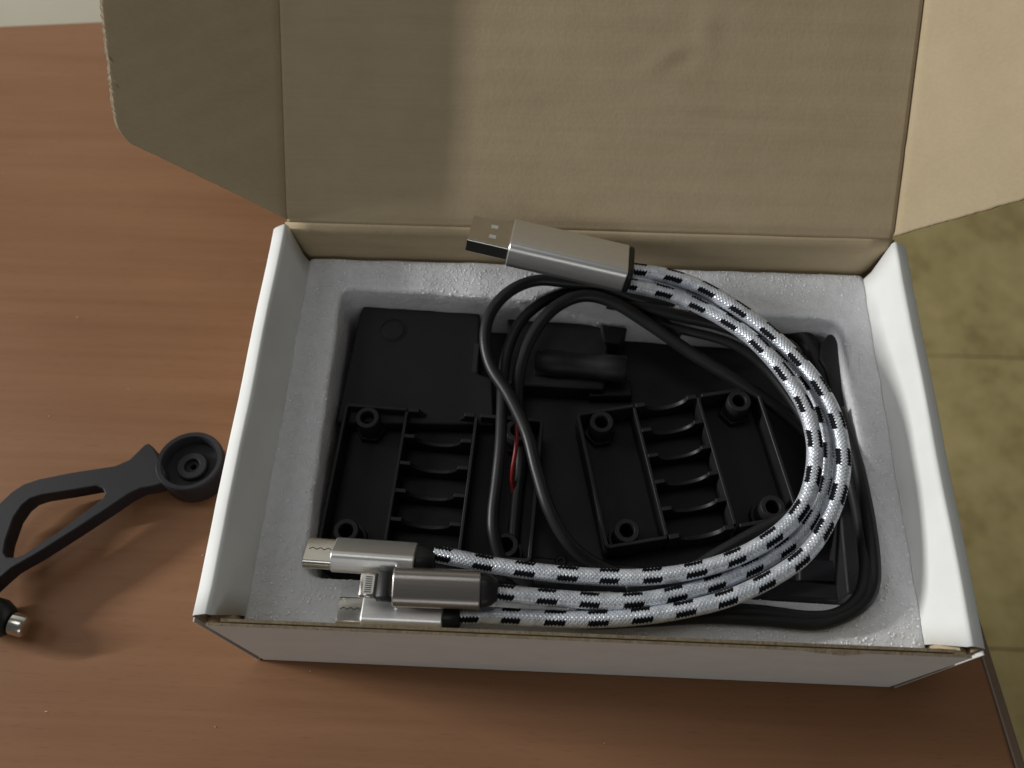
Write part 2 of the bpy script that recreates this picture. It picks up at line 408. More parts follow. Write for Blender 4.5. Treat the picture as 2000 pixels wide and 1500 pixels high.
# lid: hinged on the back wall, leaning back; local frame u along the lid, n out of its inner face
LA = .724; LU = Vector((0, math.cos(LA), math.sin(LA))); LN = Vector((0, -math.sin(LA), math.cos(LA)))
LO = Vector((0, D, H))
def lidp(x, s, n_=0.0): return Vector((x, 0, 0))+LO+LU*s+LN*n_
def sheet(name, nu, nv, fn, parent, thick=.16):
    """fn(u, v, height) -> world point; a grid skin on both faces plus raw edges all round"""
    bm = bmesh.new(); T_ = [[bm.verts.new(fn(i/nu, j/nv, 0)) for j in range(nv+1)] for i in range(nu+1)]
    B_ = [[bm.verts.new(fn(i/nu, j/nv, -thick)) for j in range(nv+1)] for i in range(nu+1)]
    for i in range(nu):
        for j in range(nv):
            f = bm.faces.new((T_[i][j], T_[i+1][j], T_[i+1][j+1], T_[i][j+1])); f.smooth = True
            f = bm.faces.new((B_[i][j], B_[i][j+1], B_[i+1][j+1], B_[i+1][j])); f.smooth = True; f.material_index = 1
    rim = [(i, 0) for i in range(nu)]+[(nu, j) for j in range(nv)]+[(i, nv) for i in range(nu, 0, -1)]+[(0, j) for j in range(nv, 0, -1)]
    for k, (i, j) in enumerate(rim):
        a, b = rim[(k+1) % len(rim)]; f = bm.faces.new((T_[i][j], B_[i][j], B_[a][b], T_[a][b])); f.material_index = 2
    return build(name, fix(bm), [KRAFT, WHITE, EDGE], parent)
LL = 11.6
def dent(a, s, h):
    h += .006*noise.noise(Vector((a*.35, s*.35, 1)))
    dx, dy = a-11.5, s-4.9
    q1 = dx*.86+dy*.5; q2 = -dx*.5+dy*.86
    h += .019*math.exp(-(q1*q1*2.2+q2*q2*16))-.012*math.exp(-((q1-.3)**2*2+(q2+.35)**2*18))
    h += .022*math.exp(-((a-12.6)**2*7+(s-5.6)**2*1.6))-.02*math.exp(-((a-8.6)**2*.5+(s-3.55)**2*30))-.018*math.exp(-((a-13.3)**2*.25+(s-3.3+.08*(a-13))**2*40))
    h -= .012*math.exp(-((s-2.95+.02*a)/.16)**2)      # faint pressed line
    h -= .05*math.exp(-(s/.15)**2)
    return a, s, h
def lid_fn(u, v, h):
    s_ = -.04+(LL+.04)*v; a_, s2, h2 = dent(.46+(W-.92)*u, s_, h); return lidp(a_, s2, h2)
lid = sheet('lid', 170, 110, lid_fn, bx); tag(lid, 'brown kraft inside of the lid, slightly dented')
rag = random.Random(5)
def flap(side, theta, chamfer, edge):
    ct, st = math.cos(theta), math.sin(theta)
    x0 = .47 if side < 0 else W-.47
    ax = Vector((side*ct, 0, 0))+LN*st; nn = Vector((-side*st, 0, 0))+LN*ct
    jag = [rag.uniform(-.022, .022) for _ in range(240)]; jag2 = [rag.uniform(-.012, .012) for _ in range(80)]
    def fn(u, v, h):
        u_ = u if side > 0 else 1-u
        a0 = u_*4.6; s_ = chamfer(a0)+jag2[int(u_*60)]*(1-v)*(u_ > .02); s_ = s_+(LL-s_)*v
        a = -.03+u_*(edge(s_)+.03+(jag[int(s_*16) % 240]))+(.035+1.2*abs(jag[int(s_*16+7) % 240]))*(h < 0)*(u_ > .98)
        return LO+Vector((x0, 0, 0))+LU*s_+ax*a+nn*(h+.008*noise.noise(Vector((a*.6, s_*.5, side*4)))-.05*math.exp(-(a/.12)**2))
    return sheet('lid_flap', 60, 150, fn, bx)
fl = flap(-1, R(23.5), lambda a: .04+a*.49+(max(0, a-4.25)/.35)**2*.42, lambda s_: 4.55+(s_-2.4)*.035)
fr_ = flap(1, R(42), lambda a: .05+a*.38+(max(0, a-4.2)/.4)**2*.4, lambda s_: 4.7)

# ---------------------------------------------------------------- foam tray
def loop_outer(t_pts): return t_pts
cTL, cTR, cBR, cBL = (Vector((2.100,10.413,3.900)), Vector((17.267,9.823,3.900)), Vector((16.996,1.289,3.900)), Vector((2.282,1.437,3.900)))
def rounded_quad(cs, r, n):
    """n points per side+corner, parametrised so corner k of each loop matches"""
    out = []
    for i in range(4):
        p = cs[i]; a = (cs[i-1]-p).normalized(); b = (cs[(i+1) % 4]-p).normalized()
        s0, s1 = p+a*r, p+b*r
        for k in range(7):
            t = k/6; out.append(((1-t)**2)*s0+2*t*(1-t)*p+t*t*s1)
        q = cs[(i+1) % 4]+(p-cs[(i+1) % 4]).normalized()*r
        for k in range(1, n): out.append(s1.lerp(q, k/n))
    return out
NS = 60
def inset(cs, k, z): 
    c = sum(cs, Vector())/4; return [Vector((v.x+(1 if v.x < c.x else -1)*k, v.y+(1 if v.y < c.y else -1)*k, z)) for v in cs]
inner = [cTL.copy(), cTR.copy(), cBR.copy(), cBL.copy()]
outer = [Vector((.90, D-.33, 0)), Vector((W-.90, D-.33, 0)), Vector((W-.90, .10, 0)), Vector((.90, .10, 0))]
loops = []
ZF = 3.9
loops.append(rounded_quad([Vector((v.x, v.y, .16)) for v in outer], .15, NS))
loops.append(rounded_quad([Vector((v.x, v.y, ZF-.12)) for v in outer], .15, NS))
loops.append(rounded_quad(inset([Vector((v.x, v.y, 0)) for v in outer], .06, ZF-.02), .2, NS))
A = rounded_quad(inset([Vector((v.x, v.y, 0)) for v in outer], .12, ZF), .2, NS); Bq = rounded_quad(inset(inner, -.13, ZF), .5, NS)
for k in range(0, 9): loops.append([A[i].lerp(Bq[i], k/8) for i in range(len(A))])
loops.append(rounded_quad(inset(inner, -.035, ZF-.03), .5, NS)); loops.append(rounded_quad(inset(inner, 0, ZF-.13), .5, NS))
for zz in (3.2, 2.7, 2.2, 1.6, .9): loops.append(rounded_quad(inset(inner, .05+(ZF-zz)*.03, zz), .5, NS))
bm = bmesh.new(); VL = []
for li, L in enumerate(loops):
    VL.append([])
    for p in L:
        q = p.copy()
        if li >= 2:
            nz = noise.noise_vector(q*1.3)*.035+noise.noise_vector(q*8)*.008
            q += nz
        VL[-1].append(bm.verts.new(q))
for i in range(len(VL)-1):
    m = len(VL[i])
    for k in range(m): f = bm.faces.new((VL[i][k], VL[i][(k+1) % m], VL[i+1][(k+1) % m], VL[i+1][k])); f.smooth = True
f = bm.faces.new(VL[-1]); f = bm.faces.new(VL[0][::-1])
ft = build('foam_tray', fix(bm), FOAM); tag(ft, 'white bubbly packing foam tray with a deep rectangular recess lining the box', 'foam tray')

from mathutils.bvhtree import BVHTree
bm = bmesh.new(); bm.from_mesh(ft.data); bvh = BVHTree.FromBMesh(bm); bm.free()
bm = bmesh.new(); rf = random.Random(21); cnt = 0
while cnt < 6500:
    x, y = rf.uniform(1.0, W-1.0), rf.uniform(.15, D-.4)
    hit = bvh.ray_cast(Vector((x*S, y*S, .08)), Vector((0, 0, -1)))
    if not hit[0] or hit[0].z < .021: continue
    cnt += 1; p = hit[0]/S; r0 = rf.uniform(.018, .052)*(1 if rf.random() < .9 else 1.4)
    q_ = hit[1].to_track_quat('Z', 'Y').to_matrix().to_4x4() @ Matrix.Rotation(rf.uniform(0, 6.28), 4, 'Z') @ Matrix.Rotation(rf.gauss(0, .28), 4, 'X')
    Mx = Matrix.Translation(p-hit[1]*r0*.12) @ q_
    ring = [bm.verts.new(Mx @ Vector((r0*math.cos(a_*1.047)*rf.uniform(.75, 1.2), r0*math.sin(a_*1.047)*rf.uniform(.75, 1.2), -r0*.25))) for a_ in range(6)]
    r2 = [bm.verts.new(Mx @ Vector((r0*.62*math.cos(a_*1.047), r0*.62*math.sin(a_*1.047), r0*.22))) for a_ in range(6)]
    tp = bm.verts.new(Mx @ Vector((0, 0, r0*.33)))
    for k in range(6):
        k2 = (k+1) % 6; f1 = bm.faces.new((ring[k], ring[k2], r2[k2], r2[k])); f2 = bm.faces.new((r2[k], r2[k2], tp)); f1.smooth = f2.smooth = True
cells = build('foam_cells', bm, CELL, ft); cells['kind'] = 'stuff'

# ---------------------------------------------------------------- black case lying in the recess
case = empty('black_case', (10, 6, 1)); tag(case, 'large matt black plastic case at the bottom of the foam recess, round button in corner', 'plastic case')
def poly(pts): return [(p[0], p[1]) for p in pts]
bm = bmesh.new()
prism(bm, poly([(2.308,10.304,2.000), (17.421,10.110,2.000), (17.476,2.162,2.000), (17.178,1.822,2.000), (2.465,2.079,2.000), (2.290,2.486,2.000)]), .95, 2.0)
build('base', fix(bm), BLACK, case, bevel=.08)
bm = bmesh.new()
prism(bm, poly([(2.533,10.072,3.000), (2.613,10.342,3.000), (2.902,10.507,3.000), (6.105,10.378,3.000), (6.309,10.196,3.000), (6.393,8.064,3.000), (6.833,7.940,3.000), (6.963,6.378,3.000), (2.294,6.277,3.000)]), 2.02, 3.0)
plate = build('raised_plate', fix(bm), BLACKF, case, bevel=.07, seg=3)
bm = bmesh.new(); c_ = Vector((3.660,9.496,3.000)); M = Matrix.Translation((c_.x, c_.y, 3.0))
lathe(bm, [(.0001, .03), (.31, .03), (.345, .015), (.355, -.05)], 40, M); build('button', fix(bm), BLACK, plate, smooth=False)
bm = bmesh.new(); lathe(bm, [(.385, -.03), (.385, .02), (.41, .02), (.42, -.03)], 40, M, True); build('button_ring', fix(bm), BLACK, plate)
# groove strip beside plate edge
bm = bmesh.new(); g0, g1 = Vector((6.281,9.099,3.000)), Vector((6.251,8.093,3.000)); 
prism(bm, poly([g0+Vector((-.07, 0, 0)), g0+Vector((.07, 0, 0)), g1+Vector((.07, 0, 0)), g1+Vector((-.07, 0, 0))]), 2.9, 3.012); build('slot', fix(bm), CONT, plate)
# centre block and right hand rails
bm = bmesh.new(); prism(bm, poly([(7.181,10.375,2.800), (8.843,10.552,2.800), (9.331,10.209,2.800), (10.134,9.957,2.800), (10.370,9.501,2.800), (10.204,7.792,2.800), (7.189,7.850,2.800)]), 2.02, 2.8); build('centre_block', fix(bm), BLACK, case, bevel=.08)
bm = bmesh.new(); prism(bm, poly([(10.070,9.981,3.000), (10.926,9.864,3.000), (10.665,9.266,3.000), (10.195,9.321,3.000)]), 2.02, 3.0); build('lug', fix(bm), GREYP, case, bevel=.06)
bm = bmesh.new(); prism(bm, poly([(16.703,9.321,3.300), (16.978,9.692,3.300), (17.319,9.705,3.300), (17.405,9.419,3.300), (17.200,3.131,3.300), (17.111,1.738,3.300), (16.509,1.713,3.300), (16.596,3.978,3.300), (16.845,7.119,3.300), (16.741,8.474,3.300), (16.599,8.819,3.300)]), 2.02, 3.3); build('side_rail', fix(bm), BLACKF, case, bevel=.06)
bm = bmesh.new(); pth = [(15.604,10.103,2.900), (16.214,9.904,2.900), (16.608,9.225,2.900), (16.849,7.998,2.900), (16.890,6.486,2.900), (16.865,4.894,2.900)]
sweep(bm, pth, .28, 16); build('curved_rim', fix(bm), BLACK, case)
bm = bmesh.new(); prism(bm, poly([(15.615,2.912,2.400), (17.020,2.882,2.400), (17.048,2.251,2.400), (15.546,2.260,2.400)]), 2.02, 2.4); build('foot_block', fix(bm), GREYP, case, bevel=.06)
bm = bmesh.new(); prism(bm, poly([(1.351,2.634,2.600), (8.359,2.627,2.600), (16.864,2.189,2.600), (16.737,1.737,2.600), (2.605,1.914,2.600)]), 2.02, 2.5); build('front_rail', fix(bm), BLACK, case, bevel=.06)
for (px, ) in ((0, ),):
    bm = bmesh.new(); s_ = Vector((9.001,2.494,2.550)); lathe(bm, [(.06, 2.45), (.06, 2.56), (.12, 2.58), (.17, 2.55), (.17, 2.45)], 24, Matrix.Translation((s_.x, s_.y, 0)), True); build('screw_boss', fix(bm), BLACK, case, smooth=True)
# black tube lying across the middle
tb_ = empty('black_tube', (11.5, 8.3, 2.8)); tag(tb_, 'short dull black tube lying crosswise under the black cable coil', 'plastic tube')
bm = bmesh.new(); p0, p1 = Vector((8.094,8.527,3.050)), Vector((10.834,8.349,3.050)); ax = (p1-p0); L_ = ax.length; M = Matrix.Translation(p0) @ ax.to_track_quat('Z', 'Y').to_matrix().to_4x4()
lathe(bm, [(.24, 0), (.36, 0), (.40, .04), (.40, L_*.3), (.37, L_*.33), (.37, L_*.7), (.41, L_*.74), (.41, L_-.05), (.37, L_), (.24, L_)], 36, M, True)
o = build('sleeve', fix(bm), BLACK, tb_, smooth=True)
bm = bmesh.new(); lathe(bm, [(.001, L_*.1), (.235, L_*.1), (.235, L_*.9), (.001, L_*.9)], 20, M); build('core', fix(bm), GREYP, tb_, smooth=True)
# small block under tube
bm = bmesh.new(); prism(bm, poly([(9.767,8.250,2.400), (11.025,8.299,2.400), (11.094,7.771,2.400), (9.769,7.719,2.400)]), 2.02, 2.45); build('clip', fix(bm), BLACK, case, bevel=.05)

# ---------------------------------------------------------------- cable clamp halves
CW, CH, CT = 1.0, 1.0, .95        # unit width/height scaled on placing
def notch_wall(bm, x0, x1, y, th, zt, zb, M, sx, sy, r):
    """wall across x at height zt with a round dip between x0 and x1"""
    cx = (x0+x1)/2; pts = [(x0, zb), (x1, zb), (x1, zt)]
    half = min(r, (x1-x0)/2*.80); n = 14
    for k in range(n+1):
        a = math.pi*k/n; pts.append((cx+half*math.cos(a), zt-math.sin(a)*half*.72))
    pts.append((x0, zt))
    A_ = [bm.verts.new(M @ Vector((x, y-th/2, z))) for x, z in pts]; B_ = [bm.verts.new(M @ Vector((x, y+th/2, z))) for x, z in pts]
    m = len(pts); bm.faces.new(A_); bm.faces.new(B_[::-1])
    for i in range(m):
        f = bm.faces.new((A_[i], A_[(i+1) % m], B_[(i+1) % m], B_[i]))
def clamp(name, TL, TR, BL, label):
    TL, TR, BL = Vector(TL), Vector(TR), Vector(BL)
    X = (TR-TL); w_ = X.length; X.normalize(); Yv = (TL-BL); Zv = X.cross(Yv).normalized(); Yv = Zv.cross(X).normalized(); h_ = (TL-BL).dot(Yv)
    M = Matrix((X, Yv, Zv)).transposed().to_4x4(); M.translation = BL+(TL-BL)-Yv*h_
    root = empty(name, tuple(M @ Vector((w_/2, h_/2, -CT)))); tag(root, label, 'cable clamp', 'black cable clamp halves')
    t = .11; zt = 0; zb = -CT
    bm = bmesh.new(); box(bm, .02, w_-.02, .02, h_-.02, zb-.1, zb+.02, M); build('tray_floor', fix(bm), BLACKF, root, bevel=.04)
    x1, x2 = w_*.315, w_*.665
    rr = .16
    cr_ = lambda cx, cy, a0, r0: [(cx+r0*math.cos(R(a0+15*k)), cy+r0*math.sin(R(a0+15*k))) for k in range(7)]
    for sd in (0, 1):                       # a C-shaped wall on either side of the cable channel
        P_ = [(x1, h_)]+cr_(rr, h_-rr, 90, rr)+cr_(rr, rr, 180, rr)+[(x1, 0), (x1, t)]+cr_(rr, rr, 180, rr-t)[::-1]+cr_(rr, h_-rr, 90, rr-t)[::-1]+[(x1, h_-t)]
        if sd: P_ = [(w_-x, y) for x, y in P_][::-1]
        bm = bmesh.new(); prism(bm, P_, zb, zt, M=M); build('outer_wall', fix(bm), BLACK, root, bevel=.025)
    for xx in (x1, x2):
        bm = bmesh.new(); box(bm, xx-t*.42, xx+t*.42, t, h_-t, zb, zt-.01, M); build('long_rib', fix(bm), BLACK, root, bevel=.02)
    for k in range(6):
        y = h_-t/2-(h_-t)*k/5
        bm = bmesh.new(); notch_wall(bm, x1+t*.42, x2-t*.42, y, t*(1.2 if k in (0, 5) else 1.05), zt-.01-.002*k, zb, M, 1, 1, w_*.115)
        build('saddle_rib', fix(bm), BLACK, root, bevel=.015)
    for (bx_, by_) in ((.125, .10), (.875, .10), (.125, .90), (.875, .90)):
        Mb = M @ Matrix.Translation((w_*bx_, h_*by_, 0)); bm = bmesh.new()
        lathe(bm, [(.19, zb+.05), (.19, zt-.02), (.21, zt+.015), (.33, zt+.015), (.35, zt-.02), (.36, zb)], 32, Mb, True)
        lathe(bm, [(.34, zb+.02), (.34, zb+.22), (.37, zb+.25), (.45, zb+.25), (.47, zb+.02)], 6 if by_ > .5 else 32, Mb, True)
        build('screw_boss', fix(bm), BLACK, root, smooth=False, bevel=.01)
    return root
clamp('cable_clamp', (2.578,6.770,3.350), (8.408,6.467,3.350), (2.502,2.487,3.350), 'black cable clamp half lying straight on the left, under the silver plugs')
clamp('cable_clamp', (9.333,6.798,3.150), (14.730,7.923,3.150), (10.237,2.723,3.150), 'black cable clamp half lying tilted inside the curve of the braided cable')

# ---------------------------------------------------------------- black cable coil + red wire
coil = empty('black_cable', (12, 7, 3.5)); tag(coil, 'smooth black rubber cable looped in a loose coil over the black case', 'cable')
def cord(pts, r, mat=RUBBER, name='cable_loop', par=coil):
    bm = bmesh.new(); sweep(bm, pts, r, 16, step=.1); return build(name, fix(bm), mat, par)
cord([(13.894,10.000,3.500), (12.471,10.151,3.700), (11.057,10.375,3.900), (10.110,10.615,4.100), (9.017,10.621,4.250), (8.088,10.627,4.300), (7.330,10.265,4.300), (6.777,9.617,4.200), (6.594,8.763,4.100), (6.811,7.791,4.000), (7.406,6.812,4.000), (7.927,5.755,3.900), (8.250,4.650,3.800), (8.618,3.586,3.700), (9.170,2.772,3.400), (9.888,2.355,3.000), (10.734,2.093,2.800)], .178)
cord([(12.467,9.346,3.500), (10.923,10.352,3.700), (9.665,10.688,3.800), (8.572,10.351,3.850), (7.739,9.653,3.800), (7.329,8.764,3.700), (7.177,7.768,3.600), (7.196,6.520,3.750), (7.210,5.379,3.800), (7.161,4.344,3.700), (7.105,3.487,3.600), (7.163,2.872,3.500), (7.467,2.196,3.200), (8.247,1.613,2.900)], .168)
cord([(16.780,4.851,2.600), (16.360,6.272,2.600), (15.364,7.306,2.800), (14.120,7.994,3.200), (12.744,8.734,3.500), (11.509,9.487,3.800), (10.419,10.068,4.050), (9.492,10.258,4.100), (8.655,9.888,4.000), (8.064,9.147,3.850), (7.716,8.252,3.700), (7.599,7.379,3.400), (7.667,6.406,3.000), (7.768,5.379,2.750), (7.698,4.175,2.600), (7.662,2.981,2.550), (7.683,1.838,2.500)], .19)
cord([(9.679,10.370,3.600), (11.217,10.113,3.800), (12.423,9.767,3.900), (13.773,9.422,3.900), (15.014,8.939,3.600), (15.998,7.992,3.500), (16.637,6.523,3.500), (16.939,4.966,3.500), (16.969,3.419,3.700), (16.826,2.204,4.020), (16.557,1.455,4.050), (15.982,0.979,4.050), (15.202,0.844,4.050), (13.934,0.945,4.050), (12.522,0.938,4.050), (10.973,0.770,4.050), (9.304,0.866,3.900)], .19)
cord([(9.369,10.537,3.500), (10.478,10.385,3.450), (12.001,9.611,3.600), (13.813,9.105,3.600), (14.838,8.377,3.500), (15.644,7.188,3.400), (16.215,5.754,3.400), (16.038,4.477,3.500), (15.275,3.854,3.500), (14.261,3.304,3.500), (13.141,2.650,3.400), (12.194,2.111,3.200), (10.719,1.715,2.900)], .145)
cord([(16.880,6.973,3.600), (17.055,5.305,3.800), (17.076,3.748,4.000), (17.026,2.465,4.080), (16.871,1.657,4.080), (16.399,1.117,4.080), (15.433,0.719,4.080), (14.165,0.743,4.080), (12.635,0.755,4.080), (11.094,0.615,4.080), (9.689,0.523,4.000), (8.788,0.650,3.900)], .17)
rw = cord([(7.643,6.694,3.600), (7.632,6.227,3.550), (7.651,5.768,3.500), (7.625,5.335,3.400), (7.568,4.946,3.200), (7.564,4.618,2.850), (7.636,4.250,2.600)], .062, RED, 'red_wire', None); tag(rw, 'thin bright red wire peeking out between the black cable loops', 'wire')

# ---------------------------------------------------------------- braided three headed charging cable
cab = empty('charging_cable', (10, 5, 5)); tag(cab, 'silver white braided charging cable with black dashes, one large plug and three small plugs', 'charging cable')
def braid_rad(s, v, r):
    a = math.sin(2*math.pi*(s/.11+v*12)); b = math.sin(2*math.pi*(s/.11-v*12))
    return r*(1+.050*max(a, b)+.01*noise.noise(Vector((s*2, v*6, r))))
def braid(pts, r=.205, off=0):
    bm = bmesh.new(); sweep(bm, pts, r, 60, rad=braid_rad, step=.018, uvl=True)
    return build('braided_cord', bm, BRAID, cab)
# inner cord (upper small plug)
braid([(5.734,1.906,4.750), (6.415,1.802,4.750), (7.195,1.690,4.700), (8.358,1.568,4.700), (9.639,1.503,4.700), (10.908,1.516,4.750), (12.050,1.678,4.800), (13.074,1.992,4.850), (13.992,2.463,4.900), (14.742,3.069,4.950), (15.267,3.872,5.000), (15.542,5.031,5.000), (15.470,6.076,5.000), (15.160,6.919,5.000), (14.656,7.812,4.950), (14.021,8.617,4.900), (13.122,9.268,4.900), (12.100,9.725,5.000), (11.281,9.894,5.100), (10.637,9.962,5.200)])
# middle cord: dives under the two others round the bend
braid([(7.340,0.970,4.850), (8.124,0.926,4.800), (9.008,0.900,4.750), (10.271,0.889,4.700), (11.414,1.050,4.650), (12.448,1.362,4.600), (13.374,1.751,4.550), (14.331,2.295,4.500), (15.109,2.936,4.500), (15.666,3.795,4.500), (16.002,4.820,4.500), (16.073,5.877,4.500), (15.892,6.968,4.500), (15.362,8.010,4.500), (14.506,8.997,4.500), (13.495,9.596,4.600), (12.448,9.993,4.750), (11.531,10.183,4.950), (10.646,10.193,5.150)])
# outer cord (lower small plug)
braid([(6.493,0.451,4.450), (7.256,0.471,4.500), (8.521,0.450,4.550), (9.775,0.465,4.600), (11.024,0.593,4.650), (12.150,0.816,4.700), (13.160,1.122,4.750), (14.196,1.637,4.800), (15.071,2.284,4.850), (15.743,3.236,4.900), (16.157,4.281,4.950), (16.278,5.229,4.950), (16.169,6.205,4.950), (15.809,7.130,4.950), (15.241,7.999,4.950), (14.516,8.778,5.000), (13.676,9.422,5.100), (12.751,10.004,5.150), (11.791,10.292,5.250), (10.679,10.431,5.300)])
def frame(p_tip, p_tail, roll):
    """local x from tip to tail, z up rolled about x"""
    a, b = Vector(p_tip), Vector(p_tail); X = (b-a).normalized(); Yv = Vector((0, 0, 1)).cross(X).normalized(); Z = X.cross(Yv)
    M = Matrix((X, Yv, Z)).transposed().to_4x4() @ Matrix.Rotation(roll, 4, 'X'); M.translation = a
    return M, (b-a).length
def housing(p_front, p_back, roll, w_, t_, mat, name, cr=.18, taper=.0):
    M, L = frame(p_front, p_back, roll); bm = bmesh.new()
    o_ = rrect(w_, t_, cr); sm = rrect(w_-.05, t_-.05, cr-.02)
    loft(bm, [(0, rrect(w_-.16, t_-.16, cr-.06)), (.0, sm), (.03, o_), (L-.03, o_), (L, sm), (L, rrect(w_-.2, t_-.2, cr-.08))], M)
    h = build(name, fix(bm), mat, cab, smooth=True)
    try: h.data.set_sharp_from_angle(angle=R(30))
    except Exception: pass
    return h, M, L
# large plug
hb, M, L = housing((7.264,10.791,5.950), (10.603,10.341,5.450), R(-18), 1.46, .84, ALU, 'large_plug', .22)
hb['label'] = 'large silver plug with flat metal shell'
bm = bmesh.new(); sh = 1.2; 
loft(bm, [(-1.19, rrect(1.2, .44, .05, 3)), (.02, rrect(1.2, .44, .05, 3))], M, False, False)
ins = [(-1.19, rrect(1.13, .37, .03, 3)), (-.1, rrect(1.13, .37, .03, 3))]
loft(bm, ins, M, False, False)
a_ = rrect(1.2, .44, .05, 3); b__ = rrect(1.13, .37, .03, 3)
va = [bm.verts.new(M @ Vector((-1.19, y, z))) for y, z in a_]; vb = [bm.verts.new(M @ Vector((-1.19, y, z))) for y, z in b__]
for k in range(len(va)): bm.faces.new((va[k], va[(k+1) % len(va)], vb[(k+1) % len(va)], vb[k]))
bmesh.ops.remove_doubles(bm, verts=bm.verts, dist=.0005)
build('plug_shell', fix(bm), STEEL, hb)
bm = bmesh.new(); box(bm, -1.185, -.02, -.612, -.596, -.17, .17, M); build('shell_dark_reflection', fix(bm), CONT, hb)  # black strip puts the dark reflection on this side into colour
bm = bmesh.new(); loft(bm, [(-1.15, rrect(1.10, .2, .02, 2)), (-.05, rrect(1.10, .2, .02, 2))], M @ Matrix.Translation((0, 0, -.07))); build('contact_tongue', fix(bm), CONT, hb)
for yy in (-.24, .24):
    bm = bmesh.new(); Mh = M @ Matrix.Translation((-.52, yy, .222)); prism(bm, rrect(.20, .16, .03, 2), 0, .004, M=Mh); build('shell_window', fix(bm), PALEC, hb)
bm = bmesh.new(); loft(bm, [(L-.01, rrect(1.39, .77, .21)), (L+.05, rrect(1.44, .82, .23)), (L+.14, rrect(1.41, .80, .23)), (L+.17, rrect(1.31, .68, .2))], M); build('end_cap', fix(bm), RUBBER, hb, smooth=True)
# small plugs
def strain(M, L, w_, t_, ln, host):
    bm = bmesh.new(); r0 = lambda w2, t2: rrect(w2, t2, min(w2, t2)/2*.85)
    loft(bm, [(L-.01, r0(w_-.14, t_-.06)), (L+.04, r0(w_-.10, t_-.03)), (L+ln*.5, r0(w_-.16, t_-.08)), (L+ln*.9, r0(.56, .50)), (L+ln, r0(.48, .44))], M)
    build('strain_relief', fix(bm), RUBBER, host, smooth=True)
def seam(M, x0, x1, y, z, host):
    bm = bmesh.new(); pts = []; n = 7
    for k in range(n): 
        x = x0+(x1-x0)*k/(n-1); pts.append(M @ Vector((x, y+(.03 if k % 2 else -.02), z)))
    sweep(bm, pts, .011, 5, step=.02); build('crimp_seam', fix(bm), CONT, host)
# upper: flat oval tip
h1, M, L = housing((3.220,1.760,4.850), (5.289,1.714,4.800), R(-42), .90, .60, ALU, 'small_plug', .16); h1['label'] = 'upper small silver plug with broad oval tip'
MT = M @ Matrix.Rotation(R(20), 4, 'X')
bm = bmesh.new(); loft(bm, [(-.72, rrect(.82, .25, .10)), (-.70, rrect(.86, .29, .11)), (.02, rrect(.86, .29, .11))], MT); build('plug_tip', fix(bm), STEEL, h1, smooth=True).data.set_sharp_from_angle(angle=R(40))
bm = bmesh.new(); loft(bm, [(-.722, rrect(.70, .17, .08)), (-.70, rrect(.70, .17, .08))], MT); build('tip_mouth', fix(bm), CONT, h1)
seam(MT, -.62, -.05, .03, .147, h1); strain(M, L, .9, .6, .48, h1)
# middle: thin tab tip
h2, M, L = housing((4.849,0.927,5.150), (6.970,0.953,5.050), R(18), .95, .66, DALU, 'small_plug', .28); h2['label'] = 'middle dark grey plug with thin contact tab'
M2 = M @ Matrix.Rotation(R(-28), 4, 'X')
bm = bmesh.new(); loft(bm, [(-.82, rrect(.56, .10, .04, 3)), (-.78, rrect(.64, .15, .06, 3)), (-.38, rrect(.66, .15, .06, 3))], M2); build('plug_tip', fix(bm), STEEL, h2, smooth=True)
bm = bmesh.new(); loft(bm, [(-.385, rrect(.74, .26, .08, 3)), (.01, rrect(.76, .30, .1, 3))], M2); build('tip_collar', fix(bm), RUBBER, h2, smooth=True)
tipm = bmesh.new(); prism(tipm, rrect(.26, .50, .05, 3), 0, .008, M=M2 @ Matrix.Translation((-.60, 0, .075))); build('contact_plate', fix(tipm), PALEC, h2)
for k in range(8):
    bm = bmesh.new(); box(bm, -.68, -.52, -.215+k*.056, -.190+k*.056, .084, .089, M2); build('contact', fix(bm), CONT, h2)
strain(M, L, .95, .66, .42, h2)
# lower: small trapezoid tip
h3, M, L = housing((4.051,0.445,4.420), (6.059,0.440,4.420), R(-12), .80, .58, ALU, 'small_plug', .14); h3['label'] = 'lower small silver plug half behind the front wall of the box'
bm = bmesh.new(); tr = [(-.34, -.02), (-.25, -.11), (.25, -.11), (.34, -.02), (.34, .10), (.31, .125), (-.31, .125), (-.34, .10)]
loft(bm, [(-.62, tr), (.02, tr)], M); build('plug_tip', fix(bm), STEEL, h3, bevel=.01)
seam(M, -.56, -.05, .02, .128, h3); strain(M, L, .8, .58, .42, h3)

# ---------------------------------------------------------------- black arm with ring cup on the table
arm = empty('bracket_arm', (-4.5, 4.5, 0)); tag(arm, 'matt black plastic arm with triangular opening and round cup, on table beside the box', 'bracket')
ZT = 1.15
out = [(-8.644,3.080,1.150), (-8.487,3.649,1.150), (-8.014,4.045,1.150), (-7.787,4.385,1.150), (-7.490,4.664,1.150), (-7.065,4.850,1.150), (-6.096,5.109,1.150), (-4.818,5.382,1.150), (-4.422,5.604,1.150), (-4.233,5.888,1.150), (-4.090,6.104,1.150), (-3.962,6.179,1.150), (-3.788,6.063,1.150), (-3.559,5.776,1.150), (-3.199,5.191,1.150), (-3.189,4.870,1.150), (-3.513,4.757,1.150), (-3.859,4.676,1.150), (-4.176,4.480,1.150), (-4.815,3.896,1.150), (-5.575,3.237,1.150), (-6.448,2.508,1.150), (-7.060,2.051,1.150), (-7.291,1.767,1.150), (-7.712,1.194,1.150), (-8.307,1.393,1.150), (-8.567,2.297,1.150)]
